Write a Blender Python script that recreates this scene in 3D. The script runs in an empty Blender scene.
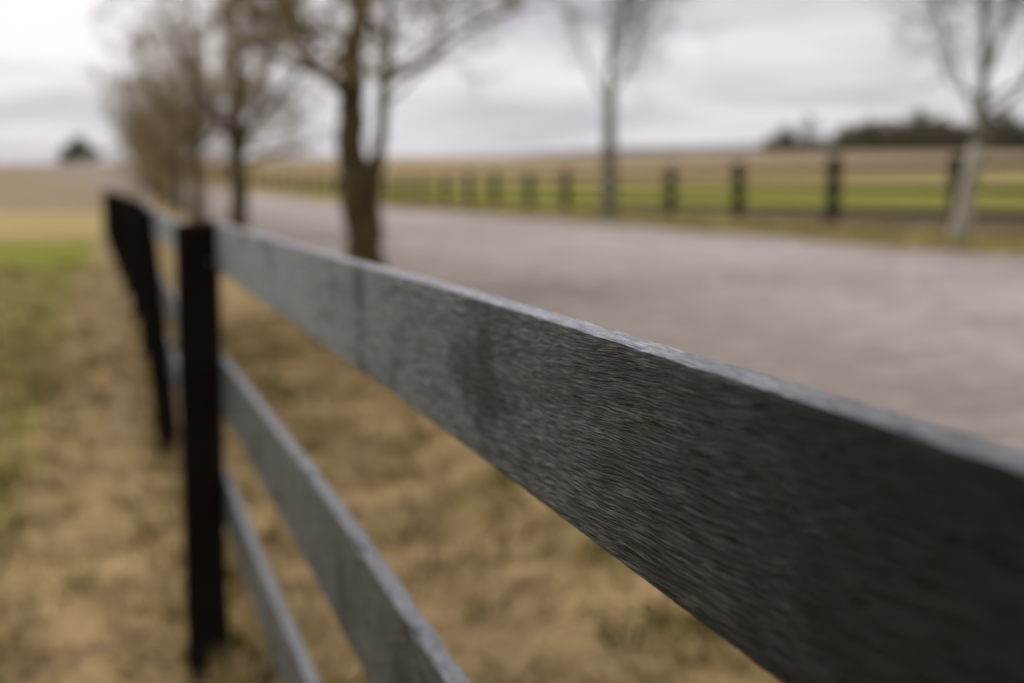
import bpy, math, random
import numpy as np
from mathutils import Vector, noise as mnoise
R = math.radians
random.seed(7)
rng = np.random.default_rng(7)
C = bpy.context.scene.collection
sc = bpy.context.scene

# ------------------------------------------------------------------ camera facts
EYE = 1.44
PITCH = math.atan(181 / 1422.0)
YAW = R(15.48)                       # the camera looks 15.5 degrees to the right of the fence line (+Y)
cyw, syw = math.cos(YAW), math.sin(YAW)

def heading(X, Y):
    """distance to the right of and along the direction the camera faces"""
    return X * cyw - Y * syw, X * syw + Y * cyw

def smooth(a, b, x):
    t = np.clip((np.asarray(x, float) - a) / (b - a), 0, 1)
    return t * t * (3 - 2 * t)

# ------------------------------------------------------------------ terrain
SLOPE = -0.0165
CX = [-60, -3, 0.4, 3.0, 9.0, 11.4, 15, 60]
CZ = [-0.05, 0, 0, 0.22, 0.57, 0.69, 0.74, 0.80]
SKX = [-900, 0, 100, 300, 400, 520, 620, 700, 760, 830, 1024, 1900]
SKY_ = [160, 163, 162, 158, 156.5, 156, 155, 153, 152, 152, 151.5, 152]

def hills(X, Y):
    X = np.asarray(X, float); Y = np.asarray(Y, float)
    r_, f_ = heading(X, Y)
    yy = np.clip(Y - 3.95, -24, 400)
    near = np.where(yy < 60, SLOPE * yy, SLOPE * (60 + 25 * (1 - np.exp(-(np.maximum(yy, 60) - 60) / 25))))
    near = near + np.interp(X, CX, CZ)
    a = r_ / np.maximum(f_, 5.0)
    px = 512 + 1422 * a
    el = (160 - np.interp(px, SKX, SKY_)) / 1422.0
    D = np.hypot(X, Y)
    ff = np.clip(f_, 0, 340)
    far = EYE + el * ff
    t = smooth(60, 340, D)
    z = near * (1 - t) + far * t
    return z - np.clip(D - 345, 0, 9000) * 0.011

def hz(x, y):
    return float(hills(x, y))

# ------------------------------------------------------------------ helpers
def props(o, label=None, cat=None, group=None, kind=None):
    if label: o['label'] = label
    if cat: o['category'] = cat
    if group: o['group'] = group
    if kind: o['kind'] = kind
    return o

def empty(name, loc, label, cat, group=None):
    o = bpy.data.objects.new(name, None); C.objects.link(o)
    o.location = loc; o.empty_display_size = 0.2
    return props(o, label, cat, group)

def mesh_obj(name, verts, faces, mat, parent=None, smooth_=False):
    me = bpy.data.meshes.new(name)
    me.from_pydata([tuple(v) for v in verts], [], faces)
    me.validate(); me.update()
    if smooth_:
        me.polygons.foreach_set('use_smooth', [True] * len(me.polygons))
    if mat: me.materials.append(mat)
    o = bpy.data.objects.new(name, me); C.objects.link(o)
    if parent: o.parent = parent
    return o

def soup_obj(name, V, nv, mat, parent=None, col=None):
    """V: (n, nv, 3) polygons that share no corner"""
    n = len(V)
    me = bpy.data.meshes.new(name)
    me.vertices.add(n * nv); me.vertices.foreach_set('co', V.reshape(-1).astype(np.float32))
    me.loops.add(n * nv); me.loops.foreach_set('vertex_index', np.arange(n * nv, dtype=np.int32))
    me.polygons.add(n)
    me.polygons.foreach_set('loop_start', np.arange(0, n * nv, nv, dtype=np.int32))
    me.polygons.foreach_set('loop_total', np.full(n, nv, dtype=np.int32))
    me.update()
    if col is not None:
        at = me.attributes.new('tint', 'FLOAT', 'FACE')
        at.data.foreach_set('value', col.astype(np.float32))
    me.materials.append(mat)
    o = bpy.data.objects.new(name, me); C.objects.link(o)
    if parent: o.parent = parent
    return o

class NT:
    def __init__(self, name):
        self.m = bpy.data.materials.new(name); self.m.use_nodes = True
        self.t = self.m.node_tree; self.t.nodes.clear()
        self.out = self.t.nodes.new('ShaderNodeOutputMaterial')
        self.b = self.t.nodes.new('ShaderNodeBsdfPrincipled')
        self.t.links.new(self.b.outputs[0], self.out.inputs[0])
        self.co = self.t.nodes.new('ShaderNodeTexCoord')
    def link(self, a, b): self.t.links.new(a, b)
    def noise(self, scale, detail=4, rough=0.55, vec=None, stretch=None, loc=(0, 0, 0), dist=0.0):
        n = self.t.nodes.new('ShaderNodeTexNoise')
        n.inputs['Scale'].default_value = scale; n.inputs['Detail'].default_value = detail
        n.inputs['Roughness'].default_value = rough; n.inputs['Distortion'].default_value = dist
        v = vec or self.co.outputs['Object']
        if stretch or loc != (0, 0, 0):
            mp = self.t.nodes.new('ShaderNodeMapping')
            mp.inputs['Scale'].default_value = stretch or (1, 1, 1); mp.inputs['Location'].default_value = loc
            self.link(v, mp.inputs[0]); v = mp.outputs[0]
        self.link(v, n.inputs['Vector'])
        return n.outputs[0]
    def ramp(self, fac, stops):
        r = self.t.nodes.new('ShaderNodeValToRGB'); e = r.color_ramp.elements
        while len(e) < len(stops): e.new(0.5)
        for i, (p, c) in enumerate(stops):
            e[i].position = p
            e[i].color = (*c, 1) if isinstance(c, tuple) else (c, c, c, 1)
        self.link(fac, r.inputs[0]); return r.outputs[0]
    def mix(self, fac, a, b, mode='MIX'):
        n = self.t.nodes.new('ShaderNodeMixRGB'); n.blend_type = mode
        for k, v in zip((0, 1, 2), (fac, a, b)):
            if isinstance(v, (int, float)): n.inputs[k].default_value = v if k == 0 else (v, v, v, 1)
            elif isinstance(v, tuple): n.inputs[k].default_value = (*v, 1)
            else: self.link(v, n.inputs[k])
        return n.outputs[0]
    def math(self, op, a, b=0.0, clamp=False):
        n = self.t.nodes.new('ShaderNodeMath'); n.operation = op; n.use_clamp = clamp
        for k, v in zip((0, 1), (a, b)):
            if isinstance(v, (int, float)): n.inputs[k].default_value = v
            else: self.link(v, n.inputs[k])
        return n.outputs[0]
    def attr(self, name):
        n = self.t.nodes.new('ShaderNodeAttribute'); n.attribute_name = name; return n.outputs['Fac']
    def bump(self, h, strength, dist):
        n = self.t.nodes.new('ShaderNodeBump')
        n.inputs['Strength'].default_value = strength; n.inputs['Distance'].default_value = dist
        self.link(h, n.inputs['Height']); self.link(n.outputs[0], self.b.inputs['Normal'])
    def finish(self, col, rough=0.8, spec=0.3):
        if isinstance(col, tuple): self.b.inputs['Base Color'].default_value = (*col, 1)
        else: self.link(col, self.b.inputs['Base Color'])
        if isinstance(rough, (int, float)): self.b.inputs['Roughness'].default_value = rough
        else: self.link(rough, self.b.inputs['Roughness'])
        self.b.inputs['Specular IOR Level'].default_value = spec
        return self.m

# ------------------------------------------------------------------ materials
def mat_ground():
    n = NT('ground_soil_and_grass')
    big = n.noise(0.35, 4); mid = n.noise(2.2, 5, 0.6); fine = n.noise(14, 6, 0.7); clump = n.noise(6.5, 4, 0.6, loc=(3, 9, 1))
    tan = n.ramp(fine, [(0.25, (0.20, 0.135, 0.058)), (0.5, (0.39, 0.275, 0.128)), (0.75, (0.55, 0.41, 0.215))])
    tan = n.mix(n.ramp(mid, [(0.44, 0.0), (0.62, 0.8)]), tan, (0.165, 0.105, 0.052))
    olive = n.ramp(fine, [(0.3, (0.15, 0.125, 0.025)), (0.7, (0.29, 0.235, 0.065))])
    col = n.mix(n.ramp(clump, [(0.52, 0.0), (0.72, 0.75)]), tan, olive)
    pink = n.ramp(n.noise(0.5, 5), [(0.3, (0.23, 0.17, 0.10)), (0.7, (0.33, 0.245, 0.15))])
    dirt = n.ramp(n.noise(5, 5, 0.65), [(0.3, (0.19, 0.132, 0.075)), (0.7, (0.35, 0.25, 0.15))])
    straw = n.ramp(n.noise(0.2, 4), [(0.3, (0.34, 0.265, 0.105)), (0.7, (0.43, 0.335, 0.14))])
    green = n.ramp(n.noise(0.9, 5), [(0.3, (0.15, 0.18, 0.015)), (0.7, (0.28, 0.275, 0.04))])
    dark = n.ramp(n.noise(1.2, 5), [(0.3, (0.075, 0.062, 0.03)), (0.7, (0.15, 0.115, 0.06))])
    def edge(a):            # masks get a ragged edge
        s = n.math('ADD', n.attr(a), n.math('MULTIPLY', n.math('SUBTRACT', mid, 0.5), 0.9))
        return n.ramp(s, [(0.3, 0.0), (0.72, 1.0)])
    col = n.mix(edge('dirt'), col, dirt)
    col = n.mix(edge('straw'), col, straw)
    col = n.mix(edge('pink'), col, pink)
    col = n.mix(edge('olive'), col, olive)
    col = n.mix(edge('green'), col, green)
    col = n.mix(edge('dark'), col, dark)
    n.bump(n.mix(0.5, fine, clump), 0.9, 0.05)
    return n.finish(col, 0.95, 0.1)

def mat_road():
    n = NT('gravel_road')
    big = n.noise(0.45, 5, 0.6, stretch=(1.6, 0.5, 1)); peb = n.noise(38, 4, 0.7); mid = n.noise(4, 5, 0.65)
    col = n.ramp(peb, [(0.25, (0.24, 0.208, 0.186)), (0.5, (0.43, 0.378, 0.343)), (0.78, (0.59, 0.53, 0.485))])
    col = n.mix(n.ramp(big, [(0.42, 0.0), (0.7, 0.6)]), col, (0.27, 0.215, 0.175))
    col = n.mix(n.ramp(mid, [(0.5, 0.0), (0.75, 0.4)]), col, (0.22, 0.175, 0.15))
    sx = n.t.nodes.new('ShaderNodeSeparateXYZ'); n.link(n.co.outputs['Object'], sx.inputs[0])
    xx = n.math('ADD', sx.outputs[0], n.math('MULTIPLY', n.math('SUBTRACT', big, 0.5), 2.2))
    col = n.mix(n.ramp(n.math('DIVIDE', xx, 10.0), [(0.30, 0.95), (0.43, 0.75), (0.53, 0.12), (0.58, 0.36), (0.66, 0.0), (0.78, 0.0), (0.9, 0.4)]), col, (0.23, 0.19, 0.155))
    col = n.mix(n.ramp(n.noise(5, 5, 0.75, loc=(4, 4, 4)), [(0.49, 0.0), (0.64, 0.7)]), col, (0.18, 0.145, 0.12))
    col = n.mix(n.ramp(n.noise(2.6, 5, 0.7, loc=(14, 2, 4)), [(0.50, 0.0), (0.68, 0.5)]), col, (0.56, 0.50, 0.46))
    n.bump(n.mix(0.4, peb, mid), 0.7, 0.03)
    return n.finish(col, 0.9, 0.2)

def mat_rail(name, sheen, top_sheen):
    n = NT(name)
    o = n.co.outputs['Object']
    warp = n.noise(14, 3, 0.6, stretch=(1, 0.5, 2.0))
    wv = n.t.nodes.new('ShaderNodeVectorMath'); wv.operation = 'MULTIPLY_ADD'
    cmb = n.t.nodes.new('ShaderNodeCombineXYZ'); n.link(warp, cmb.inputs[2])
    n.link(cmb.outputs[0], wv.inputs[0]); wv.inputs[1].default_value = (0, 0, 0.010); n.link(o, wv.inputs[2])
    # the grain climbs slightly along the board towards the camera end
    sh = n.t.nodes.new('ShaderNodeSeparateXYZ'); n.link(wv.outputs[0], sh.inputs[0])
    cs = n.t.nodes.new('ShaderNodeCombineXYZ'); n.link(sh.outputs[0], cs.inputs[0]); n.link(sh.outputs[1], cs.inputs[1])
    n.link(n.math('ADD', sh.outputs[2], n.math('MULTIPLY', sh.outputs[1], 0.07)), cs.inputs[2])
    v = cs.outputs[0]
    g1 = n.noise(1.0, 3, 0.6, vec=v, stretch=(900, 36, 1150))                 # short torn fibres
    g2 = n.noise(1.0, 4, 0.6, vec=v, stretch=(260, 9, 480), dist=0.3)       # longer checks
    g3 = n.noise(1.0, 4, 0.6, stretch=(20, 5, 22))                            # patches of wear, also breaking up the painted sheen
    g4 = n.noise(1.0, 5, 0.6, stretch=(60, 28, 60), loc=(5, 1, 2))
    fib = n.ramp(g1, [(0.43, 0.0), (0.60, 1.0)])
    chk = n.ramp(g2, [(0.40, 0.0), (0.50, 1.0)])
    h = n.mix(0.5, fib, chk)
    rust = n.ramp(n.noise(1.0, 3, 0.6, stretch=(30, 18, 45), loc=(7, 3, 1)), [(0.56, 0.0), (0.72, 0.8)])
    mr0 = n.t.nodes.new('ShaderNodeMapRange'); s0 = n.t.nodes.new('ShaderNodeSeparateXYZ'); n.link(o, s0.inputs[0])
    n.link(n.math('ADD', s0.outputs[1], n.math('MULTIPLY', n.math('SUBTRACT', g4, 0.5), 0.35)), mr0.inputs[0])
    mr0.inputs[1].default_value = -3.46; mr0.inputs[2].default_value = -3.10; mr0.inputs[3].default_value = 0.06; mr0.clamp = True
    ridge = n.mix(mr0.outputs[0], (0.007, 0.0065, 0.0042), n.mix(rust, (0.078, 0.087, 0.080), (0.055, 0.038, 0.020)))
    base = n.mix(fib, (0.0022, 0.002, 0.0011), ridge)
    tips = n.math('MULTIPLY', n.ramp(g1, [(0.55, 0.0), (0.64, 1.0)]), n.ramp(g4, [(0.38, 0.25), (0.62, 1.0)]))
    base = n.mix(n.math('MULTIPLY', tips, mr0.outputs[0]), base, (0.15, 0.16, 0.145))                            # bare grey fibre tips
    # grazing sky sheen painted into the colour, paler towards the first post
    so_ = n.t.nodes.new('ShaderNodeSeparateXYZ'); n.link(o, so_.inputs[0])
    sheen_fac = n.math('ADD', so_.outputs[1], n.math('MULTIPLY', n.math('SUBTRACT', g3, 0.5), 0.9))
    mr = n.t.nodes.new('ShaderNodeMapRange'); n.link(sheen_fac, mr.inputs[0]); mr.inputs[1].default_value = -3.2; mr.inputs[2].default_value = -1.75; mr.clamp = True
    mr.inputs[4].default_value = sheen; sheen_fac = mr.outputs[0]
    base = n.mix(sheen_fac, base, n.mix(fib, (0.09, 0.102, 0.102), (0.36, 0.40, 0.40)))
    base = n.mix(n.math('MULTIPLY', n.math('SUBTRACT', 1.0, chk), 0.8), base, (0.004, 0.0035, 0.002))
    stain = n.ramp(n.noise(1.0, 4, 0.6, stretch=(4, 5.5, 9.0), loc=(2, 0.7, 0)), [(0.54, 0.0), (0.66, 0.75)])
    base = n.mix(stain, base, (0.007, 0.006, 0.004))
    # sky sheen painted into the upper edge as a pale bare-wood grey
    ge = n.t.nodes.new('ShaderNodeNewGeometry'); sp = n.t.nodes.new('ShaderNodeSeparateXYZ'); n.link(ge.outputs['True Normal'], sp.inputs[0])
    topm = n.math('MULTIPLY', n.ramp(sp.outputs[2], [(0.55, 0.0), (0.95, top_sheen)]), n.ramp(g2, [(0.30, 0.35), (0.48, 1.0)]))
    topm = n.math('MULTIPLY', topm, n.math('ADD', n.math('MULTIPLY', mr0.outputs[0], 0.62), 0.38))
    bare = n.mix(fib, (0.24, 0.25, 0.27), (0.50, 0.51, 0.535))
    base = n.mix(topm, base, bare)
    ro = n.ramp(g3, [(0.3, 0.30), (0.7, 0.42)])
    ro = n.mix(stain, ro, 0.5)
    n.bump(h, 1.0, 0.0013)
    n.b.inputs['IOR'].default_value = 1.18
    return n.finish(base, ro, 0.5)

def mat_post():
    n = NT('black_stained_post_timber')
    g = n.noise(1.0, 5, 0.6, stretch=(120, 120, 7))
    col = n.ramp(g, [(0.3, (0.003, 0.0018, 0.0008)), (0.7, (0.009, 0.0055, 0.0025))])
    n.bump(g, 0.4, 0.002)
    return n.finish(col, 0.85, 0.12)

def mat_bark(name, a, b, c):
    n = NT(name)
    g = n.noise(1.0, 5, 0.65, stretch=(9, 9, 2.2))
    col = n.ramp(g, [(0.28, a), (0.5, b), (0.75, c)])
    n.bump(g, 0.6, 0.02)
    return n.finish(col, 0.9, 0.2)

def mat_tint(name, stops, rough=0.8, trans=0.0):
    n = NT(name)
    m = n.finish(n.ramp(n.attr('tint'), stops), rough, 0.2)
    return m

M_ground = mat_ground(); M_road = mat_road(); M_rail = mat_rail('weathered_black_painted_timber', 1.0, 1.0); M_rail_low = mat_rail('low_sheen_black_painted_timber', 0.26, 0.55); M_post = mat_post()  # sky sheen painted strong on the top rail, weak on lower rails
M_far = mat_bark('far_fence_timber', (0.014, 0.012, 0.006), (0.026, 0.023, 0.012), (0.042, 0.037, 0.02))
M_bark = mat_bark('mossy_olive_bark', (0.028, 0.020, 0.007), (0.066, 0.050, 0.018), (0.11, 0.088, 0.036))
M_twig = mat_bark('brown_twig_bark', (0.17, 0.125, 0.055), (0.25, 0.19, 0.09), (0.33, 0.265, 0.14))
M_grey = mat_bark('grey_bark', (0.075, 0.069, 0.048), (0.15, 0.138, 0.10), (0.23, 0.215, 0.17))
M_gtwig = mat_bark('grey_twig_bark', (0.12, 0.11, 0.10), (0.18, 0.165, 0.15), (0.23, 0.21, 0.195))
M_pale = mat_bark('pale_flaking_bark', (0.16, 0.145, 0.105), (0.36, 0.33, 0.26), (0.55, 0.51, 0.44))
M_bud = mat_tint('olive_buds', [(0.0, (0.16, 0.13, 0.05)), (0.5, (0.25, 0.20, 0.09)), (1.0, (0.34, 0.275, 0.15))])
M_dark = mat_tint('dark_evergreen_leaves', [(0.0, (0.035, 0.055, 0.024)), (1.0, (0.075, 0.105, 0.045))])
M_olive = mat_tint('olive_leaves', [(0.0, (0.075, 0.085, 0.025)), (1.0, (0.16, 0.165, 0.06))])
M_brownwood = mat_tint('leafless_brown_crown', [(0.0, (0.105, 0.09, 0.042)), (1.0, (0.185, 0.16, 0.085))])
M_grass = mat_tint('dry_grass_blades', [(0.0, (0.105, 0.105, 0.025)), (0.25, (0.22, 0.195, 0.055)), (0.5, (0.34, 0.245, 0.108)), (1.0, (0.62, 0.47, 0.255))])
M_nail = NT('galvanised_nail').finish((0.25, 0.24, 0.22), 0.6, 0.4)
M_ridge = mat_bark('wooded_ridge', (0.035, 0.045, 0.035), (0.05, 0.06, 0.045), (0.07, 0.08, 0.06))

# ------------------------------------------------------------------ ground sheet
def build_ground():
    rad = [0.0]
    r = 0.25
    while r < 7000:
        rad.append(r); r *= 1.035 if r < 400 else 1.12
    na = 420
    ang = np.linspace(0, 2 * np.pi, na, endpoint=False)
    rr = np.array(rad[1:])
    X = np.outer(rr, np.sin(ang)); Y = np.outer(rr, np.cos(ang))
    Z = hills(X, Y)
    V = np.concatenate([[[0, 0, hz(0, 0)]], np.stack([X, Y, Z], -1).reshape(-1, 3)])
    # small lumps
    D = np.hypot(V[:, 0], V[:, 1])
    for i in np.where(D < 40)[0]:
        x, y = V[i, 0], V[i, 1]
        V[i, 2] += 0.018 * mnoise.noise(Vector((x * 2.2, y * 2.2, 0))) + 0.02 * mnoise.noise(Vector((x * 0.6, y * 0.6, 5)))
    faces = [(0, 1 + i, 1 + (i + 1) % na) for i in range(na)]
    nr = len(rr)
    for k in range(nr - 1):
        a = 1 + k * na; b = a + na
        faces += [(a + i, b + i, b + (i + 1) % na, a + (i + 1) % na) for i in range(na)]
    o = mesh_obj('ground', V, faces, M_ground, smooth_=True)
    props(o, kind='structure')
    X, Y = V[:, 0], V[:, 1]
    r_, f_ = heading(X, Y)
    left = X < 1.5
    far_side = smooth(9.6, 11.6, X)
    at = {}
    yel = smooth(0.42, 0.8, 0.2 - X) * (1 - smooth(20, 24, f_)) * (X < 1.5)
    fence_x = 0.2
    dl = fence_x - X                                # metres into the paddock
    lm = smooth(0.40, 0.95, dl)
    at['green'] = np.where(left, lm * smooth(20, 26, f_) * (1 - smooth(33, 39, f_)) * 1.0, 0) \
        + far_side * smooth(28, 33, f_) * (1 - smooth(95, 125, f_)) * (X > 11.6) * 1.0 \
        + smooth(9.0, 9.7, X) * (1 - smooth(10.4, 11.4, X)) * 0.6 + 0.42 * yel
    at['olive'] = np.where(left, smooth(0.4, 1.0, dl) * (smooth(9, 16, f_) * (1 - smooth(26, 30, f_)) * 0.6 + 0.0), 0) + np.where(left, smooth(0.38, 0.8, dl) * 0.62 * (1 - smooth(10, 16, f_)), 0) + 0.34 * smooth(0.6, 1.6, X) * (X < 3.2) \
        + far_side * smooth(110, 130, f_) * (1 - smooth(150, 190, f_)) * 0.5
    at['straw'] = np.where(left, lm * smooth(34, 41, f_) * (1 - smooth(66, 84, f_)), 0) + far_side * smooth(90, 125, f_) * (1 - smooth(170, 280, f_)) * 0.3
    at['pink'] = np.where(left, smooth(62, 82, f_), 0) + far_side * smooth(150, 230, f_) * 0.75 + ((X > 1.5) & (X < 11)) * smooth(120, 170, f_)
    at['dirt'] = np.exp(-((X - 0.05) / 0.38) ** 2) * smooth(5, 9, Y) * (1 - smooth(60, 90, Y)) * 0.62
    at['dark'] = far_side * ((1 - smooth(26, 31, f_)) * 0.9 + 0.6 * smooth(26, 31, f_) * (1 - smooth(35, 50, f_))) * smooth(11.0, 11.9, X)
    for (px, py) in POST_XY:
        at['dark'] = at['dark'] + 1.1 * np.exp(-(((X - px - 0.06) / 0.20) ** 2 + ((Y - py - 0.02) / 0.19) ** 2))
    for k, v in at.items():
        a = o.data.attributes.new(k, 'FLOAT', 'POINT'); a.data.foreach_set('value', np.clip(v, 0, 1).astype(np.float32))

# near fence post positions (base), lean to the left in metres over the post's height
POST_XY = [(0.204, 0.03), (0.206, 3.95), (0.222, 7.42), (0.205, 11.25), (0.17, 14.9), (0.105, 18.5), (0.035, 22.1), (-0.03, 25.7), (-0.09, 29.3), (-0.16, 33.0), (-0.23, 36.6), (-0.30, 40.2)]
LEAN = [0, 0.0, 0.10, 0.045, 0.02, 0.01, 0, 0, 0.02, 0, 0, 0]

def build_road():
    ys = np.concatenate([np.arange(-30, 60, 0.5), np.arange(60, 261, 3.0)])
    cols = [-0.35, 0.0, 0.12, 1.0, 2.0, 3.0, 4.0, 5.0, 5.88, 6.0, 6.35]
    V = []; 
    for y in ys:
        e0 = 3.0 + 0.16 * mnoise.noise(Vector((y * 0.5, 1, 0))) + 0.10 * mnoise.noise(Vector((y * 1.7, 4, 0)))
        e1 = 9.0 + 0.22 * mnoise.noise(Vector((y * 0.35, 7, 0))) + 0.12 * mnoise.noise(Vector((y * 1.5, 9, 0)))
        w = (e1 - e0) / 6.0
        bend = -0.0006 * max(0, y - 60) ** 2
        for j, c in enumerate(cols):
            x = e0 + c * w + bend
            dz = -0.06 if j in (0, len(cols) - 1) else (0.015 if j in (1, len(cols) - 2) else 0.035)
            V.append((x, y, hz(x, y) + dz))
    n = len(cols); F = []
    for k in range(len(ys) - 1):
        for j in range(n - 1):
            a = k * n + j; F.append((a, a + 1, a + n + 1, a + n))
    o = mesh_obj('road', V, F, M_road, smooth_=True); props(o, kind='structure')

# ------------------------------------------------------------------ fences
def bar_rings(centres, tz, h, t, bev, rough_amp, seed, chips=()):
    """a sawn board: a ring of rounded-rectangle points at each station. centres: (x,y), tz: top height"""
    V = []; F = []
    prof = []
    for sx, sz in ((-1, 1), (1, 1), (1, -1), (-1, -1)):
        angs = {(-1, 1): (180, 135, 90), (1, 1): (90, 45, 0), (1, -1): (0, -45, -90), (-1, -1): (-90, -135, -180)}[(sx, sz)]
        for a in angs:
            prof.append((sx, sz, math.cos(R(a)), math.sin(R(a))))
    n = len(prof)
    for k, ((x, y), z) in enumerate(zip(centres, tz)):
        for j, (sx, sz, ca, sa) in enumerate(prof):
            am = rough_amp * (0.35 * mnoise.noise(Vector((seed + j // 3 * 7.3, y * 9, 0))) + 0.6 * mnoise.noise(Vector((seed + j * 1.7, y * 45, 3))) + 0.35 * mnoise.noise(Vector((seed + j * 3.1, y * 160, 8))))
            b = bev * (1 + 0.5 * mnoise.noise(Vector((seed, y * 20, sz * 3 + sx))))
            px = x + sx * (t / 2 - b) + ca * b
            pz = z - h / 2 + sz * (h / 2 - b) + sa * b
            if sx < 0 and sz > 0:
                for cy, cd, cw in chips:
                    g = math.exp(-((y - cy) / cw) ** 2) * cd
                    pz -= g * (1.0 if j != 2 else 0.55); px += g * (0.75 if j != 0 else 0.35)
            if j % 3 == 1: px += am * 0.4 * sx
            pz += am * sz
            V.append((px, y, pz))
    m = len(centres)
    for k in range(m - 1):
        for j in range(n):
            a = k * n + j; b = k * n + (j + 1) % n
            F.append((a, a + n, b + n, b))
    F.append(tuple(range(n))); F.append(tuple(range((m - 1) * n, m * n))[::-1])
    return np.array(V), F

def box_bevel(w, d, h, bev, lean=0.0, rough=0.0, seed=0, sink=0.25):
    """a squared post with eased edges and a slightly weathered, sloping top; base at z=0"""
    zs = [-sink, 0.0, 0.12, 0.3, 0.5, 0.7, 0.9, h - 0.06, h - bev, h]
    V = []; F = []
    ring = []
    for sx, sy, a0 in ((-1, -1, 180), (1, -1, 270), (1, 1, 0), (-1, 1, 90)):
        for a in (a0, a0 + 45, a0 + 90): ring.append((sx, sy, math.cos(R(a)), math.sin(R(a))))
    n = len(ring)
    for k, z in enumerate(zs):
        ins = bev * 0.8 if k == len(zs) - 1 else 0
        for j, (sx, sy, ca, sa) in enumerate(ring):
            am = rough * mnoise.noise(Vector((seed + j * 2.1, z * 4, 0)))
            x = sx * (w / 2 - bev - ins) + ca * bev + am * sx
            y = sy * (d / 2 - bev - ins) + sa * bev + am * sy
            V.append((x - lean * z / h, y, z + (0.004 * sx if z > h - 0.08 else 0)))
    for k in range(len(zs) - 1):
        for j in range(n):
            a = k * n + j; b = k * n + (j + 1) % n
            F.append((a, b, b + n, a + n))
    F.append(tuple(range(n))[::-1]); F.append(tuple(range((len(zs) - 1) * n, len(zs) * n)))
    return V, F

def build_near_fence():
    ox, oy = POST_XY[1]; oz = hz(ox, oy)
    root = empty('paddock_fence', (ox, oy, oz), 'weathered black three-rail timber fence running close past the camera beside the gravel road', 'fence')
    off = np.array([ox, oy, oz])
    for i, (px, py) in enumerate(POST_XY):
        bz = hz(px, py)
        h = 1.274 if i == 1 else 1.25
        V, F = box_bevel(0.112, 0.10, h, 0.007, LEAN[i], 0.0025, i * 3.3)
        V = np.array(V) + (px, py, bz) - off
        p = mesh_obj('post', V, F, M_post, root)
        if i in (1, 2):
            # bent nail head on the camera-side face of the post
            nv, nf = [], []
            for ring_, (rad_, yy) in enumerate(((0.0, -0.003), (0.003, -0.003), (0.004, -0.001), (0.002, 0.02))):
                for s in range(10):
                    nv.append((rad_ * 1.5 * math.cos(s * R(36)), yy, rad_ * 0.8 * math.sin(s * R(36))))
            for q in range(3):
                for s in range(10):
                    a = q * 10 + s; b = q * 10 + (s + 1) % 10
                    nf.append((a, b, b + 10, a + 10))
            nv = np.array(nv) + (px + 0.030, py - 0.0515, bz + h - 0.107) - off
            mesh_obj('nail', nv, nf, M_nail, p)
    # heights of each rail's top over the ground, measured down from the post top
    tops = (0.0, -0.352, -0.690)
    t = 0.022; hr = 0.125
    # first span, the board in focus: bowed along its length
    yy0 = [0.02, 0.40, 0.51, 0.66, 0.81, 1.08, 1.22, 1.45, 1.80, 2.29, 3.08, 4.0]
    dz0 = [1.350, 1.3473, 1.3455, 1.3427, 1.3405, 1.3355, 1.3325, 1.3270, 1.3185, 1.3080, 1.2915, 1.272]
    yy1 = [0.02, 1.2, 1.75, 2.15, 3.0, 3.77, 4.0]
    dz1 = [0.995, 0.992, 0.990, 0.980, 0.950, 0.914, 0.905]
    yy2 = [0.02, 2.2, 2.87, 3.74, 4.0]
    dz2 = [0.675, 0.648, 0.612, 0.580, 0.572]
    ctr = 0.258 + t / 2
    for k, (ya, za) in enumerate(((yy0, dz0), (yy1, dz1), (yy2, dz2))):
        if k == 0: ys = np.concatenate([np.arange(0.02, 0.3, 0.01), np.arange(0.3, 1.7, 0.0035), np.arange(1.7, 4.0, 0.012)])
        else: ys = np.arange(0.02, 3.99, 0.012)
        # smooth interpolation of the measured bow
        zz = np.interp(ys, ya, za)
        ker = np.hanning(61 if k == 0 else 41); ker /= ker.sum()
        pad = np.pad(zz, len(ker) // 2, mode='reflect', reflect_type='odd')
        zz = np.convolve(pad, ker, 'valid')
        chips = [[(2.55, 0.005, 0.04)],
                 [(1.62, 0.010, 0.025), (1.30, 0.006, 0.02), (2.2, 0.006, 0.04), (2.05, 0.008, 0.02)],
                 [(2.5, 0.006, 0.03)]][k]
        V, F = bar_rings([(ctr + 0.004 * math.sin(y * 1.3 + k), y) for y in ys], zz, (0.123, 0.142, 0.128)[k], t, 0.0032, 0.0006, 11 + k * 5, chips)
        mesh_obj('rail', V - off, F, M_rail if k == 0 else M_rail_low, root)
    for i in range(1, len(POST_XY) - 1):
        (xa, ya), (xb, yb) = POST_XY[i], POST_XY[i + 1]
        for k, tp in enumerate(tops):
            ys = np.linspace(ya + 0.002 if i > 1 else ya + 0.055, yb - 0.002, 26)
            u = (ys - ya) / (yb - ya)
            za = hz(xa, ya) + 1.255 + tp; zb = hz(xb, yb) + 1.245 + tp
            la = LEAN[i] * (1.25 + tp) / 1.25; lb = LEAN[i + 1] * (1.25 + tp) / 1.25
            xs = xa - la + (xb - lb - xa + la) * u + 0.054 + t / 2
            V, F = bar_rings(list(zip(xs, ys)), za + (zb - za) * u - 0.012 * np.sin(u * np.pi) * (1 if k == 0 else 0.5), hr, t, 0.003, 0.0012, 40 + i * 7 + k * 3)
            mesh_obj('rail', V - off, F, M_rail if k == 0 else M_rail_low, root)

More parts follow.
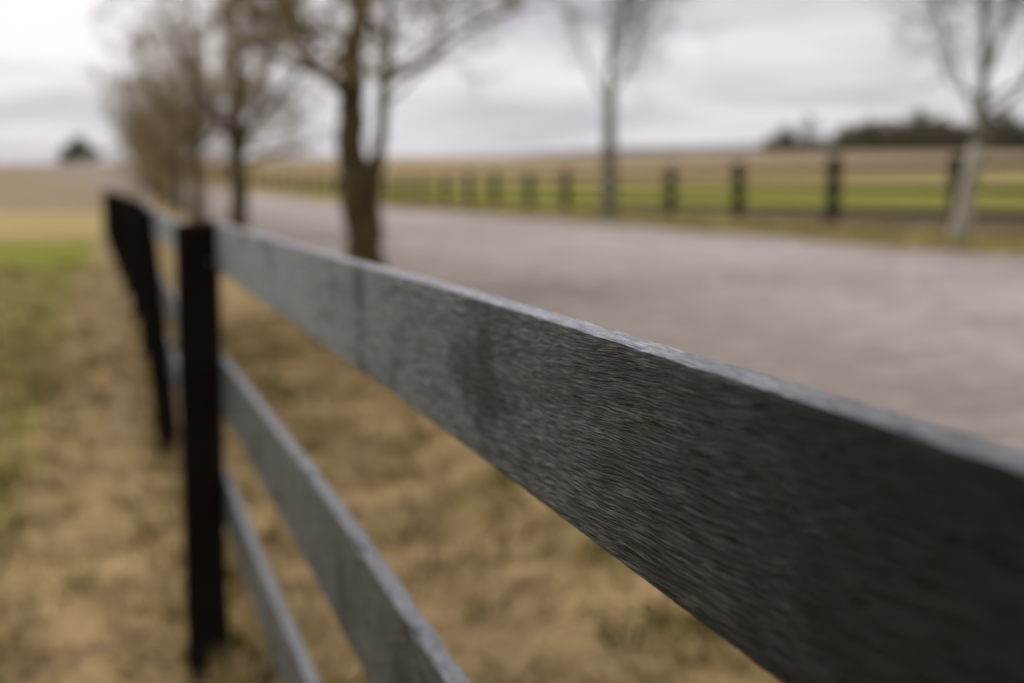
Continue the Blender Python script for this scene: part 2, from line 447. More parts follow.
def build_far_fence():
    X0 = 11.4
    ys = [14.1 + 3.62 * k for k in range(-2, 36)]
    pts = []
    for k, y in enumerate(ys):
        x = X0 - 0.0006 * max(0, y - 62) ** 2
        pts.append((x + 0.03 * math.sin(k * 2.3), y))
    ox, oy = pts[3]; off = np.array([ox, oy, hz(ox, oy)])
    root = empty('roadside_fence', tuple(off), 'dark timber post and rail fence across the road in front of the green paddock', 'fence')
    for i, (px, py) in enumerate(pts):
        h = 1.07 + 0.04 * math.sin(i * 1.9)
        V, F = box_bevel(0.19, 0.16, h, 0.012, 0.02 * math.sin(i * 2.7), 0.004, i * 2.9)
        mesh_obj('post', np.array(V) + (px, py, hz(px, py)) - off, F, M_far, root)
    for i in range(len(pts) - 1):
        (xa, ya), (xb, yb) = pts[i], pts[i + 1]
        for k, tp in enumerate((0.95, 0.62, 0.29)):
            yy = np.linspace(ya + 0.002, yb - 0.002, 5); u = (yy - ya) / (yb - ya)
            V, F = bar_rings(list(zip(xa + (xb - xa) * u - 0.09, yy)), hz(xa, ya) + tp + (hz(xb, yb) - hz(xa, ya)) * u, 0.10, 0.03, 0.003, 0.001, i + k * 9)
            mesh_obj('rail', V - off, F, M_far, root)

# ------------------------------------------------------------------ trees
class Tubes:
    def __init__(self): self.V = []; self.F = []; self.n = 0
    def tube(self, pts, rads, sides):
        pts = [Vector(p) for p in pts]
        base = self.n
        up = Vector((0.31, 0.17, 0.93)).normalized()
        for k, p in enumerate(pts):
            d = (pts[min(k + 1, len(pts) - 1)] - pts[max(k - 1, 0)])
            if d.length < 1e-6: d = Vector((0, 0, 1))
            d.normalize()
            a = d.cross(up)
            if a.length < 0.1: a = d.cross(Vector((1, 0, 0)))
            a.normalize(); b = d.cross(a)
            for s in range(sides):
                t = 2 * math.pi * s / sides
                q = p + (a * math.cos(t) + b * math.sin(t)) * rads[k]
                self.V.append(q[:])
        for k in range(len(pts) - 1):
            for s in range(sides):
                i = base + k * sides + s; j = base + k * sides + (s + 1) % sides
                self.F.append((i, j, j + sides, i + sides))
        self.F.append(tuple(base + s for s in range(sides))[::-1])
        self.F.append(tuple(base + (len(pts) - 1) * sides + s for s in range(sides)))
        self.n += len(pts) * sides

def limb_points(rnd, p, d, L, segs, wob, up):
    pts = [Vector(p)]; d = Vector(d).normalized()
    for _ in range(segs):
        d = (d + Vector((rnd.gauss(0, wob), rnd.gauss(0, wob), rnd.gauss(0, wob) + up))).normalized()
        pts.append(pts[-1] + d * (L / segs))
    return pts

def grow(rnd, T, tips, p, d, L, r, lvl, P):
    segs = 5 if lvl <= 1 else (4 if lvl == 2 else 3)
    pts = limb_points(rnd, p, d, L, segs, P['wob'] * (1 + 0.3 * lvl), P['up'])
    rads = [max(P['rmin'], r * (1 - 0.75 * k / segs)) for k in range(segs + 1)]
    T.tube(pts, rads, 6 if lvl == 0 else (4 if lvl == 1 else 3))
    if lvl >= P['maxl']:
        tips.append(pts); return
    nch = P['kids'][lvl]
    for c in range(nch):
        u = rnd.uniform(0.25, 1.0) * segs
        k = min(int(u), segs - 1); q = pts[k].lerp(pts[k + 1], u - k)
        dd = (pts[k + 1] - pts[k]).normalized()
        ax = Vector((rnd.gauss(0, 1), rnd.gauss(0, 1), rnd.gauss(0, 0.7) + P['bias'])).normalized()
        ax = (ax - dd * ax.dot(dd)).normalized()
        a = rnd.uniform(*P['ang'])
        nd = dd * math.cos(a) + ax * math.sin(a)
        grow(rnd, T, tips, q, nd, L * rnd.uniform(*P['len']), rads[k] * 0.6, lvl + 1, P)
    tips.append(pts)

def buds(rnd_, tips, per, size):
    """small folded leaves set along the twigs"""
    P0, P1 = [], []
    for pts in tips:
        for k in range(len(pts) - 1): P0.append(pts[k][:]); P1.append(pts[k + 1][:])
    P0 = np.array(P0); P1 = np.array(P1); n = len(P0) * per
    i = np.repeat(np.arange(len(P0)), per)
    u = rnd_.random((n, 1)); c = P0[i] * (1 - u) + P1[i] * u + rnd_.normal(0, size * 0.7, (n, 3))
    a = rnd_.normal(0, 1, (n, 3)); a /= np.linalg.norm(a, axis=1, keepdims=True)
    b = rnd_.normal(0, 1, (n, 3)); b -= a * (a * b).sum(1, keepdims=True); b /= np.linalg.norm(b, axis=1, keepdims=True)
    s = size * rnd_.uniform(0.6, 1.5, (n, 1))
    V = np.stack([c - a * s, c + b * s * 0.45, c + a * s, c - b * s * 0.45], 1)
    return V, rnd_.random(n)

def tree_meshes(seed, limbs, spec, P, mats, bud=(0, 0.02)):
    """limbs: hand-placed polylines (points, radii) that make the trunk and main forks; spec: how many branches leave each and where"""
    rnd = random.Random(seed)
    T = Tubes()
    for pts, rads in limbs:
        fine_p, fine_r = [], []
        for k in range(len(pts) - 1):
            for q in range(3):
                u = q / 3; a = Vector(pts[k]); b = Vector(pts[k + 1])
                fine_p.append(a.lerp(b, u) + Vector((rnd.gauss(0, rads[k] * 0.06), rnd.gauss(0, rads[k] * 0.06), 0)))
                fine_r.append((rads[k] * (1 - u) + rads[k + 1] * u) * rnd.uniform(0.94, 1.06))
        fine_p.append(pts[-1]); fine_r.append(rads[-1])
        T.tube(fine_p, fine_r, 10)
    B = Tubes(); tips = []
    for li, n, u0, u1, L, up in spec:
        pts, rads = limbs[li]; m = len(pts) - 1
        for c in range(n):
            u = (u0 + (u1 - u0) * (c + rnd.random()) / n) * m
            k = min(int(u), m - 1); q = Vector(pts[k]).lerp(Vector(pts[k + 1]), u - k)
            r = rads[k] * (1 - (u - k)) + rads[k + 1] * (u - k)
            a = rnd.uniform(0, 2 * math.pi)
            d = Vector((math.cos(a), math.sin(a), up + rnd.gauss(0, 0.2)))
            grow(rnd, B, tips, q, d, L * rnd.uniform(0.6, 1.2), min(r * 0.45, 0.05), 0, P)
    r_ = np.random.default_rng(seed)
    out = dict(T=T, B=B, mats=mats, buds=buds(r_, tips, *bud) if bud[0] else None)
    return out

def make_tree(name, d, loc, label, cat='tree', group=None):
    root = empty(name, loc, label, cat, group)
    mesh_obj('trunk', d['T'].V, d['T'].F, d['mats'][0], root, True)
    cr = mesh_obj('crown', d['B'].V, d['B'].F, d['mats'][1], root)
    if d['buds']:
        b = soup_obj('leaves', d['buds'][0], 4, d['mats'][2], cr, d['buds'][1])
    return root

def copy_tree(src, loc, rz, s, label=None):
    c = src.copy(); C.objects.link(c); c.location = loc; c.rotation_euler = (0, 0, rz); c.scale = (s, s, s)
    if label: c['label'] = label
    for ch in src.children:
        q = ch.copy(); C.objects.link(q); q.parent = c
        for g in ch.children:
            w = g.copy(); C.objects.link(w); w.parent = q
    return c

ROW = 'bare trees in a row along the near side of the road'
def build_left_trees():
    # nearest tree: trunk forks low into an upright left stem and a slighter right stem
    X, Y = 2.53, 15.0; Z = hz(X, Y)
    P = dict(wob=0.16, up=0.05, rmin=0.0032, maxl=3, kids=(5, 4, 4), bias=0.25, ang=(0.45, 1.05), len=(0.38, 0.66))
    limbs = [
        ([(0.03, 0, -0.3), (0.02, 0, 0.0), (0.0, 0, 0.5), (-0.03, 0, 1.0), (-0.05, 0, 1.32)], [0.29, 0.235, 0.195, 0.205, 0.235]),
        ([(-0.08, 0, 1.15), (-0.13, 0, 1.55), (-0.12, 0.03, 2.0), (-0.10, 0.05, 2.6), (0.0, 0.06, 3.0), (-0.02, 0.05, 3.8), (0.08, 0.0, 4.9), (0.1, 0.0, 6.0)], [0.175, 0.15, 0.135, 0.125, 0.085, 0.065, 0.045, 0.02]),
        ([(0.03, 0, 1.12), (0.13, -0.05, 1.4), (0.19, -0.06, 1.7), (0.22, -0.05, 2.3), (0.30, -0.03, 2.75), (0.28, 0.0, 3.6), (0.45, 0.0, 4.8)], [0.12, 0.085, 0.062, 0.06, 0.04, 0.028, 0.012]),
        ([(-0.16, 0, 2.15), (-0.42, -0.05, 2.33), (-0.62, -0.1, 2.6), (-0.72, -0.1, 2.95), (-1.0, -0.2, 3.6)], [0.085, 0.055, 0.036, 0.024, 0.01]),
        ([(-0.40, -0.05, 2.32), (-0.75, -0.1, 2.42), (-1.15, -0.15, 2.62), (-1.7, -0.2, 2.9)], [0.042, 0.03, 0.02, 0.008]),
        ([(0.22, -0.04, 2.25), (0.55, -0.2, 2.42), (0.95, -0.3, 2.72), (1.35, -0.4, 2.95), (1.9, -0.5, 3.05)], [0.045, 0.032, 0.024, 0.016, 0.007]),
        ([(-0.04, 0.05, 3.0), (0.15, -0.1, 2.82), (0.17, -0.12, 2.62)], [0.06, 0.05, 0.02]),
    ]
    spec = [(1, 15, 0.30, 1.0, 1.9, 0.45), (2, 11, 0.4, 1.0, 1.5, 0.45), (3, 8, 0.3, 1.0, 1.2, 0.4), (4, 9, 0.25, 1.0, 1.1, 0.4), (5, 7, 0.45, 1.0, 1.0, 0.4)]
    d1 = tree_meshes(3, limbs, spec, P, (M_bark, M_twig, M_bud), (1, 0.014))
    make_tree('bare_tree', d1, (X, Y, Z), 'low forking bare tree with thick mossy trunk standing behind the near top rail', group=ROW)
    # second tree and its like: single leader, low wide twiggy crown
    def kind(seed, low, dens, L):
        rnd = random.Random(seed)
        P2 = dict(wob=0.17, up=0.02, rmin=0.0045, maxl=3, kids=(4, 4, 3), bias=0.15, ang=(0.5, 1.15), len=(0.36, 0.64))
        lb = [([(0, 0, -0.3), (0, 0, 0.1), (0.03, 0, 1.0), (0.0, 0.02, 2.0), (0.03, 0, 3.4), (-0.02, 0, 5.2), (0.05, 0, 7.6)], [0.33, 0.235, 0.185, 0.17, 0.125, 0.08, 0.02])]
        for q in range(5):
            a = q * 1.257 + rnd.uniform(-0.3, 0.3); z0 = rnd.uniform(1.35, 2.5)
            c_, s_ = math.cos(a), math.sin(a)
            lb.append(([(0, 0, z0), (0.6 * c_, 0.6 * s_, z0 + 0.55), (1.4 * c_, 1.4 * s_, z0 + 1.5), (2.0 * c_, 2.0 * s_, z0 + 2.5), (2.5 * c_, 2.5 * s_, z0 + 3.9)], [0.08, 0.06, 0.045, 0.03, 0.01]))
        sp = [(0, dens, low, 1.0, L, 0.35)] + [(q, 8, 0.2, 1.0, 1.25, 0.3) for q in range(1, 6)]
        return tree_meshes(seed, lb, sp, P2, (M_bark, M_twig, M_bud), (1, 0.024))
    t2 = make_tree('bare_tree', kind(21, 0.36, 12, 2.1), (2.5, 31.0, hz(2.5, 31.0)), 'second bare tree of the roadside row, slim straight trunk left of the forked tree', group=ROW)
    t3 = make_tree('bare_tree', kind(35, 0.26, 14, 2.3), (2.42, 45.5, hz(2.42, 45.5)), 'third bare tree of the row, trunk just above the nearest fence post', group=ROW)
    far = 'twiggy brown tree in the merged clump at the far left end of the roadside row'
    t4 = None
    for i, (x, y) in enumerate([(2.5, 60.5), (2.55, 75.5), (2.6, 90.0), (2.5, 105.0), (2.3, 120.0)]):
        if i == 0:
            t4 = make_tree('bare_tree', kind(47, 0.13, 24, 2.3), (x, y, hz(x, y)), far, group=ROW); continue
        copy_tree((t4, t4, t3)[i % 3], (x, y, hz(x, y)), 0.9 + i * 1.7, 1.1 + 0.06 * math.sin(i * 2.2), far)

def build_right_trees():
    G = 'bare trees on the far verge of the road'
    P = dict(wob=0.2, up=0.05, rmin=0.0032, maxl=3, kids=(5, 5, 4), bias=0.4, ang=(0.35, 0.95), len=(0.4, 0.66))
    X, Y = 10.25, 29.2; Z = hz(X, Y)
    b = [([(0, 0, -0.3), (0, 0, 0.1), (0.02, 0, 1.0), (0.0, 0, 2.0), (0.03, 0, 2.7)], [0.22, 0.17, 0.145, 0.13, 0.10]),
         ([(0.02, 0, 2.5), (0.0, 0, 3.2), (0.05, 0, 4.2), (0.0, 0, 5.6), (0.1, 0, 7.0)], [0.075, 0.055, 0.04, 0.025, 0.008]),
         ([(0.0, 0, 2.35), (-0.35, 0.1, 3.0), (-0.65, 0.1, 3.7), (-1.1, 0.1, 4.7), (-1.5, 0.1, 6.0)], [0.046, 0.034, 0.026, 0.016, 0.006]),
         ([(0.04, 0, 2.6), (0.4, -0.1, 3.2), (0.62, -0.1, 3.9), (0.9, -0.1, 4.5), (1.5, -0.1, 5.8)], [0.046, 0.034, 0.026, 0.018, 0.006]),
         ([(0.02, 0, 3.1), (0.3, 0.2, 4.0), (0.5, 0.3, 5.0), (0.55, 0.3, 6.4)], [0.05, 0.04, 0.03, 0.01])]
    sp = [(1, 9, 0.12, 1.0, 1.9, 0.7), (2, 9, 0.15, 1.0, 1.9, 0.6), (3, 11, 0.15, 1.0, 1.9, 0.6), (4, 6, 0.2, 1, 1.5, 0.7)]
    make_tree('bare_tree', tree_meshes(52, b, sp, P, (M_grey, M_gtwig, None)), (X, Y, Z), 'slender grey bare tree with V-shaped upright branches in front of the far fence', group=G)
    X, Y = 10.36, 15.95; Z = hz(X, Y)
    ux, uy = cyw, -syw         # to the right as seen from the road
    def q(s, z, o=0.0): return (ux * s + 0.27 * o, uy * s + 0.96 * o, z)
    b = [([q(-0.05, -0.3), q(-0.02, 0.05), q(0.0, 0.3), q(0.08, 0.75), q(0.17, 1.2)], [0.175, 0.14, 0.12, 0.108, 0.102])]
    b2 = [([q(0.17, 1.18), q(0.2, 1.6), q(0.19, 2.2), q(0.18, 3.0), q(0.2, 4.2), q(0.24, 5.8)], [0.105, 0.075, 0.055, 0.042, 0.025, 0.008]),
          ([q(0.15, 1.5), q(-0.1, 2.1, 0.1), q(-0.3, 2.7, 0.2), q(-0.7, 3.6, 0.2), q(-0.9, 4.8)], [0.028, 0.022, 0.016, 0.012, 0.006]),
          ([q(0.15, 2.0), q(0.38, 2.6, -0.1), q(0.55, 3.3, -0.2), q(0.65, 4.6)], [0.035, 0.028, 0.02, 0.01])]
    P3 = dict(P, kids=(5, 4, 3), ang=(0.35, 0.9), bias=0.3)
    sp = [(1, 14, 0.12, 1.0, 1.7, 0.6), (2, 11, 0.12, 1.0, 1.4, 0.5), (3, 9, 0.15, 1.0, 1.3, 0.6)]
    d = tree_meshes(63, b + b2, sp, P3, (M_grey, M_gtwig, None))
    root = empty('bare_tree', (X, Y, Z), 'bare tree with leaning pale lower trunk at the right edge of the picture', 'tree', G)
    dt = tree_meshes(63, b, [], P3, (M_pale, None, None)); du = tree_meshes(64, b2, [], P3, (M_grey, None, None))
    mesh_obj('trunk', dt['T'].V, dt['T'].F, M_pale, root, True)['label'] = 'pale flaking lower trunk'
    mesh_obj('upper_trunk', du['T'].V, du['T'].F, M_grey, root, True)
    mesh_obj('crown', d['B'].V, d['B'].F, M_gtwig, root)

def leafy_data(seed, w, h, n, clumps, size, trunk_h, shape='round'):
    r_ = np.random.default_rng(seed)
    cc = []
    for k in range(clumps):
        u = r_.random(); a = r_.uniform(0, 2 * np.pi)
        if shape == 'cone': rad = w / 2 * (1 - u) ** 0.8 * r_.uniform(0.3, 1); z = trunk_h + (h - trunk_h) * u
        else: rad = w / 2 * math.sqrt(max(0.02, 1 - (2 * u - 0.9) ** 2)) * r_.uniform(0.2, 0.9); z = trunk_h + (h - trunk_h) * u
        cc.append((rad * math.cos(a), rad * math.sin(a), z, r_.uniform(0.5, 1.2) * min(w, h) * 0.16, r_.random()))
    cc = np.array(cc); i = r_.integers(0, clumps, n)
    c = cc[i, :3] + r_.normal(0, 1, (n, 3)) * cc[i, 3:4] * 0.75
    a = r_.normal(0, 1, (n, 3)); a /= np.linalg.norm(a, axis=1, keepdims=True)
    b = r_.normal(0, 1, (n, 3)); b -= a * (a * b).sum(1, keepdims=True); b /= np.linalg.norm(b, axis=1, keepdims=True)
    s = size * r_.uniform(0.6, 1.4, (n, 1))
    V = np.stack([c - a * s, c + b * s * 0.6, c + a * s, c - b * s * 0.6], 1)
    V[:, :, 2] = np.maximum(V[:, :, 2], 0.1)
    return V, np.clip(cc[i, 4] * 0.6 + r_.random(n) * 0.4, 0, 1)

def ray_xy(px, dist):
    """ground point that many metres ahead, seen at that column of the picture"""
    lat = (px - 512) / 1422.0 * dist * 1.007
    return lat * cyw + dist * syw, -lat * syw + dist * cyw

def build_skyline_trees():
    def tree(name, label, group, px, dist, w, h, mat, seed, shape='round', th=0.15, n=2600, size=0.28, sink=0.0):
        x, y = ray_xy(px, dist); z = hz(x, y)
        root = empty(name, (x, y, z - sink), label, 'tree', group)
        T = Tubes(); hh = h * 0.8
        T.tube([(0, 0, -0.6), (0.05, 0, hh * 0.4), (0, 0.05, hh)], [h * 0.035, h * 0.028, h * 0.008], 7)
        rnd = random.Random(seed)
        for k in range(5):
            a = rnd.uniform(0, 6.28); z0 = hh * rnd.uniform(0.3, 0.7)
            T.tube([(0, 0, z0), (w * 0.2 * math.cos(a), w * 0.2 * math.sin(a), z0 + h * 0.12), (w * 0.36 * math.cos(a), w * 0.36 * math.sin(a), z0 + h * 0.2)], [h * 0.018, h * 0.012, h * 0.005], 5)
        mesh_obj('trunk', T.V, T.F, M_bark, root)
        V, t = leafy_data(seed, w, h, n, 26, size, h * th, shape)
        soup_obj('crown', V, 4, mat, root, t)
        return root
    G = 'distant trees along the right skyline'
    tree('evergreen_tree', 'lone dark evergreen tree on the left skyline above the dry hillside', None, 87, 335, 6.0, 5.2, M_dark, 101, 'round', 0.0, 2600, 0.3)
    tree('bushy_tree', 'low dark bush at the left foot of the lone evergreen on the left skyline', None, 74, 334, 6.5, 3.6, M_dark, 109, th=0.0, n=1800, size=0.28)
    tree('bushy_tree', 'small grey-green tree close on the right of the lone evergreen, left skyline', None, 101, 338, 4.0, 3.4, M_olive, 102, n=700, size=0.22)
    tree('bushy_tree', 'low dark round tree at the left end of the right skyline trees', G, 780, 338, 6.0, 5.0, M_dark, 103, th=0.03)
    tree('tall_tree', 'thin tall sparse tree rising above the low round tree on the right skyline', G, 804, 345, 5.5, 9.2, M_gleaf, 104, n=700, size=0.22)
    tree('bushy_tree', 'dark round-topped tree alone between the thin tall tree and the long wood', G, 842, 338, 7.5, 5.2, M_dark, 105, th=0.03)
    tree('bushy_tree', 'grey leafless-looking tree crown poking up at the left end of the long wood', G, 882, 348, 6.0, 7.4, M_gleaf, 106, n=800, size=0.22)
    tree('bushy_tree', 'tallest dark crown of the long wood on the right, left of the pale leaning tree', G, 912, 346, 9.0, 9.2, M_dark, 107, n=2600)
    tree('bushy_tree', 'olive yellowish tree topping the long wood at the right edge of the picture', G, 998, 346, 8.0, 9.6, M_olive, 108)
    wl = 'olive brown tree in the long low wood on the right skyline'
    base = None
    for i, px in enumerate([858, 872, 888, 903, 920, 935, 950, 966, 984, 1000, 1016, 1034, 1050]):
        d = 336 + 5 * math.sin(i * 2.1)
        if i < 2: b_ = tree('bushy_tree', wl, G, px, d, 9.0, 6.6, (M_olive, M_brownwood)[i % 2], 120 + i, th=0.0, n=3200, size=0.32); base = (base or []) + [b_]
        else:
            x, y = ray_xy(px, d)
            copy_tree(base[(i * 2 // 3) % 2], (x, y, hz(x, y)), i * 1.3, 1.0 + 0.12 * math.sin(i * 1.7))
    bl = 'low brown thicket tree at the foot of the right skyline trees'
    b0 = None
    for i, px in enumerate([768, 792, 815, 834, 856]):
        x, y = ray_xy(px, 322)
        if b0 is None: b0 = tree('scrub_tree', bl, G, px, 322, 6.5, 3.0, M_brownwood, 140, th=0.0, n=1600, size=0.25)
        else: copy_tree(b0, (x, y, hz(x, y)), i * 2.0, 0.9 + 0.15 * math.sin(i * 3))

M_gleaf = mat_tint('grey_sparse_leaves', [(0.0, (0.11, 0.11, 0.095)), (1.0, (0.2, 0.2, 0.175))])

def build_ridge():
    """far wooded hills beyond the crest, rising to the right"""
    d0 = 2600.0
    cols = np.linspace(430, 1500, 90)
    top = np.interp(cols, [430, 540, 620, 700, 760, 850, 900, 1024, 1500], [162, 153, 147.5, 147, 144.5, 134, 130, 131, 138])
    V = []
    for k, (c, t) in enumerate(zip(cols, top)):
        t = t + 0.5 * mnoise.noise(Vector((c * 0.05, 0, 0))) + 0.3 * mnoise.noise(Vector((c * 0.15, 3, 0)))
        for j, (dd, u) in enumerate(((-900, 0.0), (-500, 0.45), (-200, 0.85), (0, 1.0), (300, 0.8), (900, 0.0))):
            x, y = ray_xy(c, d0 + dd)
            zt = EYE + (160 - t) / 1422.0 * d0
            V.append((x, y, -60 + (zt + 60) * u))
    F = []
    for k in range(len(cols) - 1):
        for j in range(5):
            a = k * 6 + j; F.append((a, a + 6, a + 7, a + 1))
    o = mesh_obj('hills', V, F, M_ridge, smooth_=True); props(o, kind='structure')

# ------------------------------------------------------------------ grass
def build_grass():
    N = 210000
    g = rng
    def region(n, x0, x1, y0, y1, pw):
        y = y0 + (y1 - y0) * g.random(n) ** pw; x = g.uniform(x0, x1, n); return x, y
    xs, ys = [], []
    for n, a in ((90000, (0.3, 2.9, 0.9, 14, 1.7)), (84000, (-3.2, 0.3, 2.2, 26, 1.9)), (16000, (-14, -0.6, 12, 36, 1.0)), (26000, (8.9, 11.6, 9, 60, 1.3)), (8000, (0.3, 2.9, 14, 60, 1.0))):
        x, y = region(n, *a); xs.append(x); ys.append(y)
    x = np.concatenate(xs); y = np.concatenate(ys); n = len(x)
    # patchiness
    pn = np.array([mnoise.noise(Vector((a * 3.2, b * 3.2, 0))) + 0.6 * mnoise.noise(Vector((a * 9, b * 9, 4))) for a, b in zip(x, y)])
    keep = g.random(n) < np.clip(0.55 + pn * 0.9, 0.08, 1); x, y, pn = x[keep], y[keep], pn[keep]
    # the trodden strip along the fence is nearly bare
    bare = np.exp(-((x - 0.05) / 0.4) ** 2) * (y > 5) * 0.6
    bare = np.maximum(bare, 0.65 * (x < 0.2) * smooth(9, 15, y)); keep = g.random(len(x)) > bare; x, y, pn = x[keep], y[keep], pn[keep]; n = len(x)
    for (px, py) in POST_XY[:4]:
        keep = ~((np.abs(x - px) < 0.16) & (y > py - 0.42) & (y < py + 0.06)); x, y, pn = x[keep], y[keep], pn[keep]
    n = len(x)
    z = hills(x, y) - 0.012
    d = np.hypot(x, y)
    h = g.uniform(0.02, 0.06, n) * (1 + 0.6 * np.clip(pn, 0, 1)) * np.where(d > 9, 1.3, 1)
    w = np.where(d > 9, 0.009, 0.0045) * g.uniform(0.7, 1.4, n)
    a = g.uniform(0, 2 * np.pi, n); b = g.uniform(0, 2 * np.pi, n); ln = g.uniform(0.3, 1.6, n) * h
    p = np.stack([x, y, z], 1); s = np.stack([np.cos(a) * w, np.sin(a) * w, np.zeros(n)], 1)
    tip = p + np.stack([np.cos(b) * ln, np.sin(b) * ln, h], 1)
    mid = p + np.stack([np.cos(b) * ln * 0.35, np.sin(b) * ln * 0.35, h * 0.65], 1)
    V = np.stack([p - s, p + s, mid + s * 0.7, tip, mid - s * 0.7], 1)
    ol = np.array([mnoise.noise(Vector((q * 1.6, r * 1.6, 9))) for q, r in zip(x, y)])
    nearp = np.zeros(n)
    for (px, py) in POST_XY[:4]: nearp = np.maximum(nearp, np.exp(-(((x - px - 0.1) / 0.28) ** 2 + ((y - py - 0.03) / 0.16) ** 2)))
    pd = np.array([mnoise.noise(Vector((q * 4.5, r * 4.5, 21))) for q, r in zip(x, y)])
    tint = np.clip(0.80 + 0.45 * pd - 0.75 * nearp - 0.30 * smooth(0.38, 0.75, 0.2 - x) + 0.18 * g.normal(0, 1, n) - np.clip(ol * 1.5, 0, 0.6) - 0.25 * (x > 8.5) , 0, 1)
    # longer tufts round the posts, below the rails and scattered over the verge
    tx, ty, tt = [], [], []
    for (px, py) in POST_XY[:8]:
        k = 5; tx += list(px + 0.06 + g.normal(0, 0.10, k)); ty += list(py + 0.05 + np.abs(g.normal(0, 0.07, k))); tt += list(g.uniform(0.0, 0.25, k))
    k = 330; tx += list(0.29 + g.normal(0, 0.09, k)); ty += list(g.uniform(1.5, 16, k)); tt += list(g.uniform(0.05, 0.9, k))
    k = 900; tx += list(g.uniform(-2.5, 2.9, k)); ty += list(1.6 + 13 * g.random(k) ** 1.5); tt += list(g.uniform(0.1, 1.0, k))
    k = 500; tx += list(np.where(g.random(k) < 0.5, 2.85, 9.2) + g.normal(0, 0.22, k)); ty += list(g.uniform(5, 50, k)); tt += list(g.uniform(0.1, 0.8, k))
    tx, ty, tt = map(np.array, (tx, ty, tt)); m_ = 16
    i = np.repeat(np.arange(len(tx)), m_); q = len(i)
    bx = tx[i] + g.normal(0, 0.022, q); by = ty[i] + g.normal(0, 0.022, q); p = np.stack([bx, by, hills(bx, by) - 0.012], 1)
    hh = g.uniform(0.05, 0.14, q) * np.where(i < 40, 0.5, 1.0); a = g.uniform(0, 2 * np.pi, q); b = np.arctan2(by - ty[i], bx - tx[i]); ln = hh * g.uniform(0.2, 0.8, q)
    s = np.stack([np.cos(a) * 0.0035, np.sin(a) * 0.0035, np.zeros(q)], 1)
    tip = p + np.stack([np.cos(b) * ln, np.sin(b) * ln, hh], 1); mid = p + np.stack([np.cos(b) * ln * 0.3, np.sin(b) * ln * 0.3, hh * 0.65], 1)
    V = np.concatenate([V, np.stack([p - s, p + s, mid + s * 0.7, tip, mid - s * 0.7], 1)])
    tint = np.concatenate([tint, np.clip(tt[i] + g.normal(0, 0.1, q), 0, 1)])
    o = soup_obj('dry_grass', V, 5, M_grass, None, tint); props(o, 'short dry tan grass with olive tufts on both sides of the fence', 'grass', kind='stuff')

# ------------------------------------------------------------------ build all
build_ground(); build_road()
def build_haze():
    m = bpy.data.materials.new('haze_air'); m.use_nodes = True; t_ = m.node_tree; t_.nodes.clear()
    ou = t_.nodes.new('ShaderNodeOutputMaterial'); pv = t_.nodes.new('ShaderNodeVolumePrincipled')
    pv.inputs['Color'].default_value = (0.93, 0.95, 1.0, 1); pv.inputs['Density'].default_value = 0.00005
    t_.links.new(pv.outputs[0], ou.inputs['Volume'])
    x, z0, z1 = 7500.0, -180.0, 110.0
    V = [(a * x, b * x, c) for c in (z0, z1) for a, b in ((-1, -1), (1, -1), (1, 1), (-1, 1))]
    F = [(3, 2, 1, 0), (4, 5, 6, 7), (0, 1, 5, 4), (1, 2, 6, 5), (2, 3, 7, 6), (3, 0, 4, 7)]
    props(mesh_obj('haze', V, F, m), kind='stuff')
build_haze(); build_near_fence(); build_far_fence()
build_left_trees(); build_right_trees(); build_skyline_trees(); build_ridge(); build_grass()

# ------------------------------------------------------------------ sky and sun
SUN_EL, SUN_AZ = R(46), R(-48)          # azimuth measured from +Y towards +X: ahead and to the left
w = bpy.data.worlds.new('World'); sc.world = w; w.use_nodes = True
t = w.node_tree; t.nodes.clear()
out = t.nodes.new('ShaderNodeOutputWorld'); bg = t.nodes.new('ShaderNodeBackground'); bg.inputs[1].default_value = 0.1
t.links.new(bg.outputs[0], out.inputs[0])
sky = t.nodes.new('ShaderNodeTexSky'); sky.sky_type = 'NISHITA'; sky.sun_disc = False
sky.sun_elevation = SUN_EL; sky.sun_rotation = SUN_AZ; sky.air_density = 1.0; sky.dust_density = 2.0
tc = t.nodes.new('ShaderNodeTexCoord'); sp = t.nodes.new('ShaderNodeSeparateXYZ'); t.links.new(tc.outputs['Generated'], sp.inputs[0])
def wm(op, a, b=0.0):
    n = t.nodes.new('ShaderNodeMath'); n.operation = op
    for k, v in zip((0, 1), (a, b)):
        if isinstance(v, (int, float)): n.inputs[k].default_value = v
        else: t.links.new(v, n.inputs[k])
    return n.outputs[0]
zz = wm('ADD', wm('MAXIMUM', sp.outputs[2], 0.0), 0.07)
cb = t.nodes.new('ShaderNodeCombineXYZ')
t.links.new(wm('DIVIDE', sp.outputs[0], zz), cb.inputs[0]); t.links.new(wm('DIVIDE', sp.outputs[1], zz), cb.inputs[1])
cb.inputs[2].default_value = 2.4
ns = t.nodes.new('ShaderNodeTexNoise'); ns.inputs['Scale'].default_value = 0.55; ns.inputs['Detail'].default_value = 5; ns.inputs['Roughness'].default_value = 0.5
t.links.new(cb.outputs[0], ns.inputs['Vector'])
rp = t.nodes.new('ShaderNodeValToRGB'); e = rp.color_ramp.elements
e[0].position = 0.38; e[0].color = (0.655, 0.635, 0.69, 1); e[1].position = 0.60; e[1].color = (1.03, 0.985, 1.0, 1)
t.links.new(ns.outputs[0], rp.inputs[0])
sc_ = t.nodes.new('ShaderNodeVectorMath'); sc_.operation = 'SCALE'; sc_.inputs[3].default_value = 8.8
t.links.new(rp.outputs[0], sc_.inputs[0])
t.links.new(wm('MULTIPLY', wm('ADD', wm('MULTIPLY', wm('MAXIMUM', sp.outputs[2], 0.0), 0.35), 0.97), 9.1), sc_.inputs[3])   # an overcast sky brightens towards the zenith
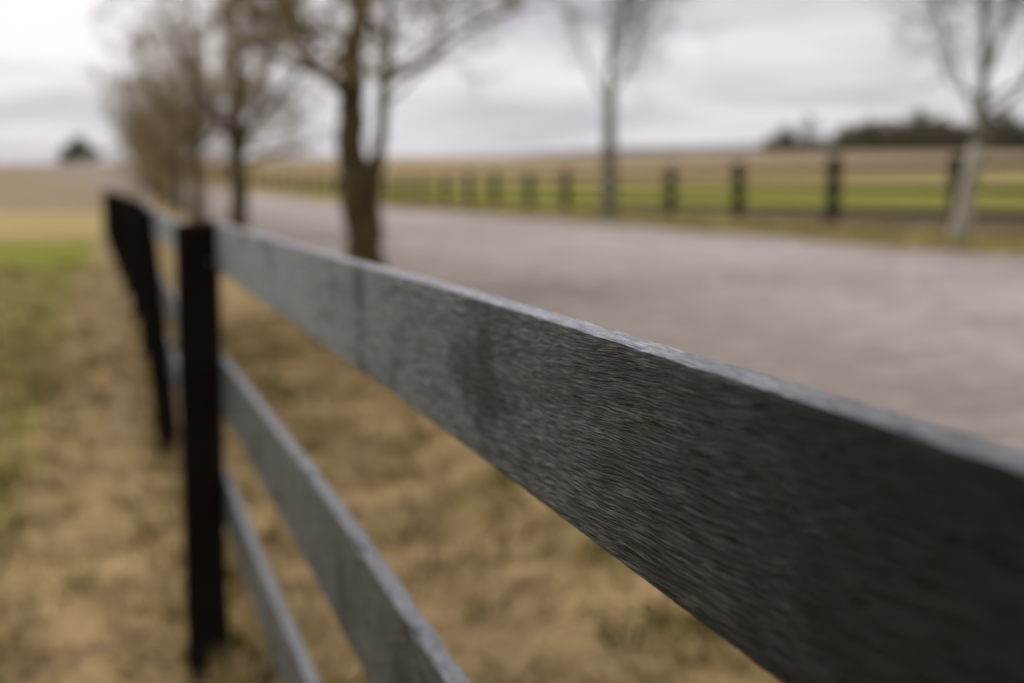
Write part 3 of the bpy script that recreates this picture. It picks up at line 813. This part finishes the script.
mx = t.nodes.new('ShaderNodeMixRGB'); mx.inputs[0].default_value = 0.9
t.links.new(sky.outputs[0], mx.inputs[1]); t.links.new(sc_.outputs[0], mx.inputs[2]); t.links.new(mx.outputs[0], bg.inputs[0])
dp = t.nodes.new('ShaderNodeVectorMath'); dp.operation = 'DOT_PRODUCT'; t.links.new(tc.outputs['Generated'], dp.inputs[0])
dp.inputs[1].default_value = (math.sin(SUN_AZ) * math.cos(SUN_EL), math.cos(SUN_AZ) * math.cos(SUN_EL), math.sin(SUN_EL))
glow = wm('ADD', wm('MULTIPLY', wm('POWER', wm('MAXIMUM', dp.outputs['Value'], 0.0), 1.6), 0.5), 0.90)
t.links.new(wm('MULTIPLY', wm('MULTIPLY', wm('ADD', wm('MULTIPLY', wm('MAXIMUM', sp.outputs[2], 0.0), 0.35), 0.97), 9.1), glow), sc_.inputs[3])

sl = bpy.data.lights.new('sun', 'SUN'); sl.energy = 1.2; sl.angle = R(18); sl.color = (1.0, 0.95, 0.88)
so = bpy.data.objects.new('sun', sl); C.objects.link(so)
dirv = Vector((math.sin(SUN_AZ) * math.cos(SUN_EL), math.cos(SUN_AZ) * math.cos(SUN_EL), math.sin(SUN_EL)))
so.rotation_euler = (-dirv).to_track_quat('-Z', 'Y').to_euler()

# ------------------------------------------------------------------ camera
cam = bpy.data.cameras.new('camera'); co = bpy.data.objects.new('camera', cam); C.objects.link(co)
cam.lens = 50.0; cam.sensor_width = 36.0; cam.clip_start = 0.02; cam.clip_end = 20000
co.location = (0, 0, EYE); co.rotation_euler = (math.pi / 2 - PITCH, 0, -YAW)
cam.dof.use_dof = True; cam.dof.focus_distance = 0.785; cam.dof.aperture_fstop = 4.3; cam.dof.aperture_blades = 0
sc.camera = co

sc.view_settings.view_transform = 'Standard'; sc.view_settings.look = 'None'; sc.view_settings.gamma = 1.0
sc.view_settings.exposure = 0.12; sc.view_settings.use_curve_mapping = False
sc.cycles.use_denoising = True
sc.cycles.max_bounces = 6; sc.cycles.transparent_max_bounces = 8
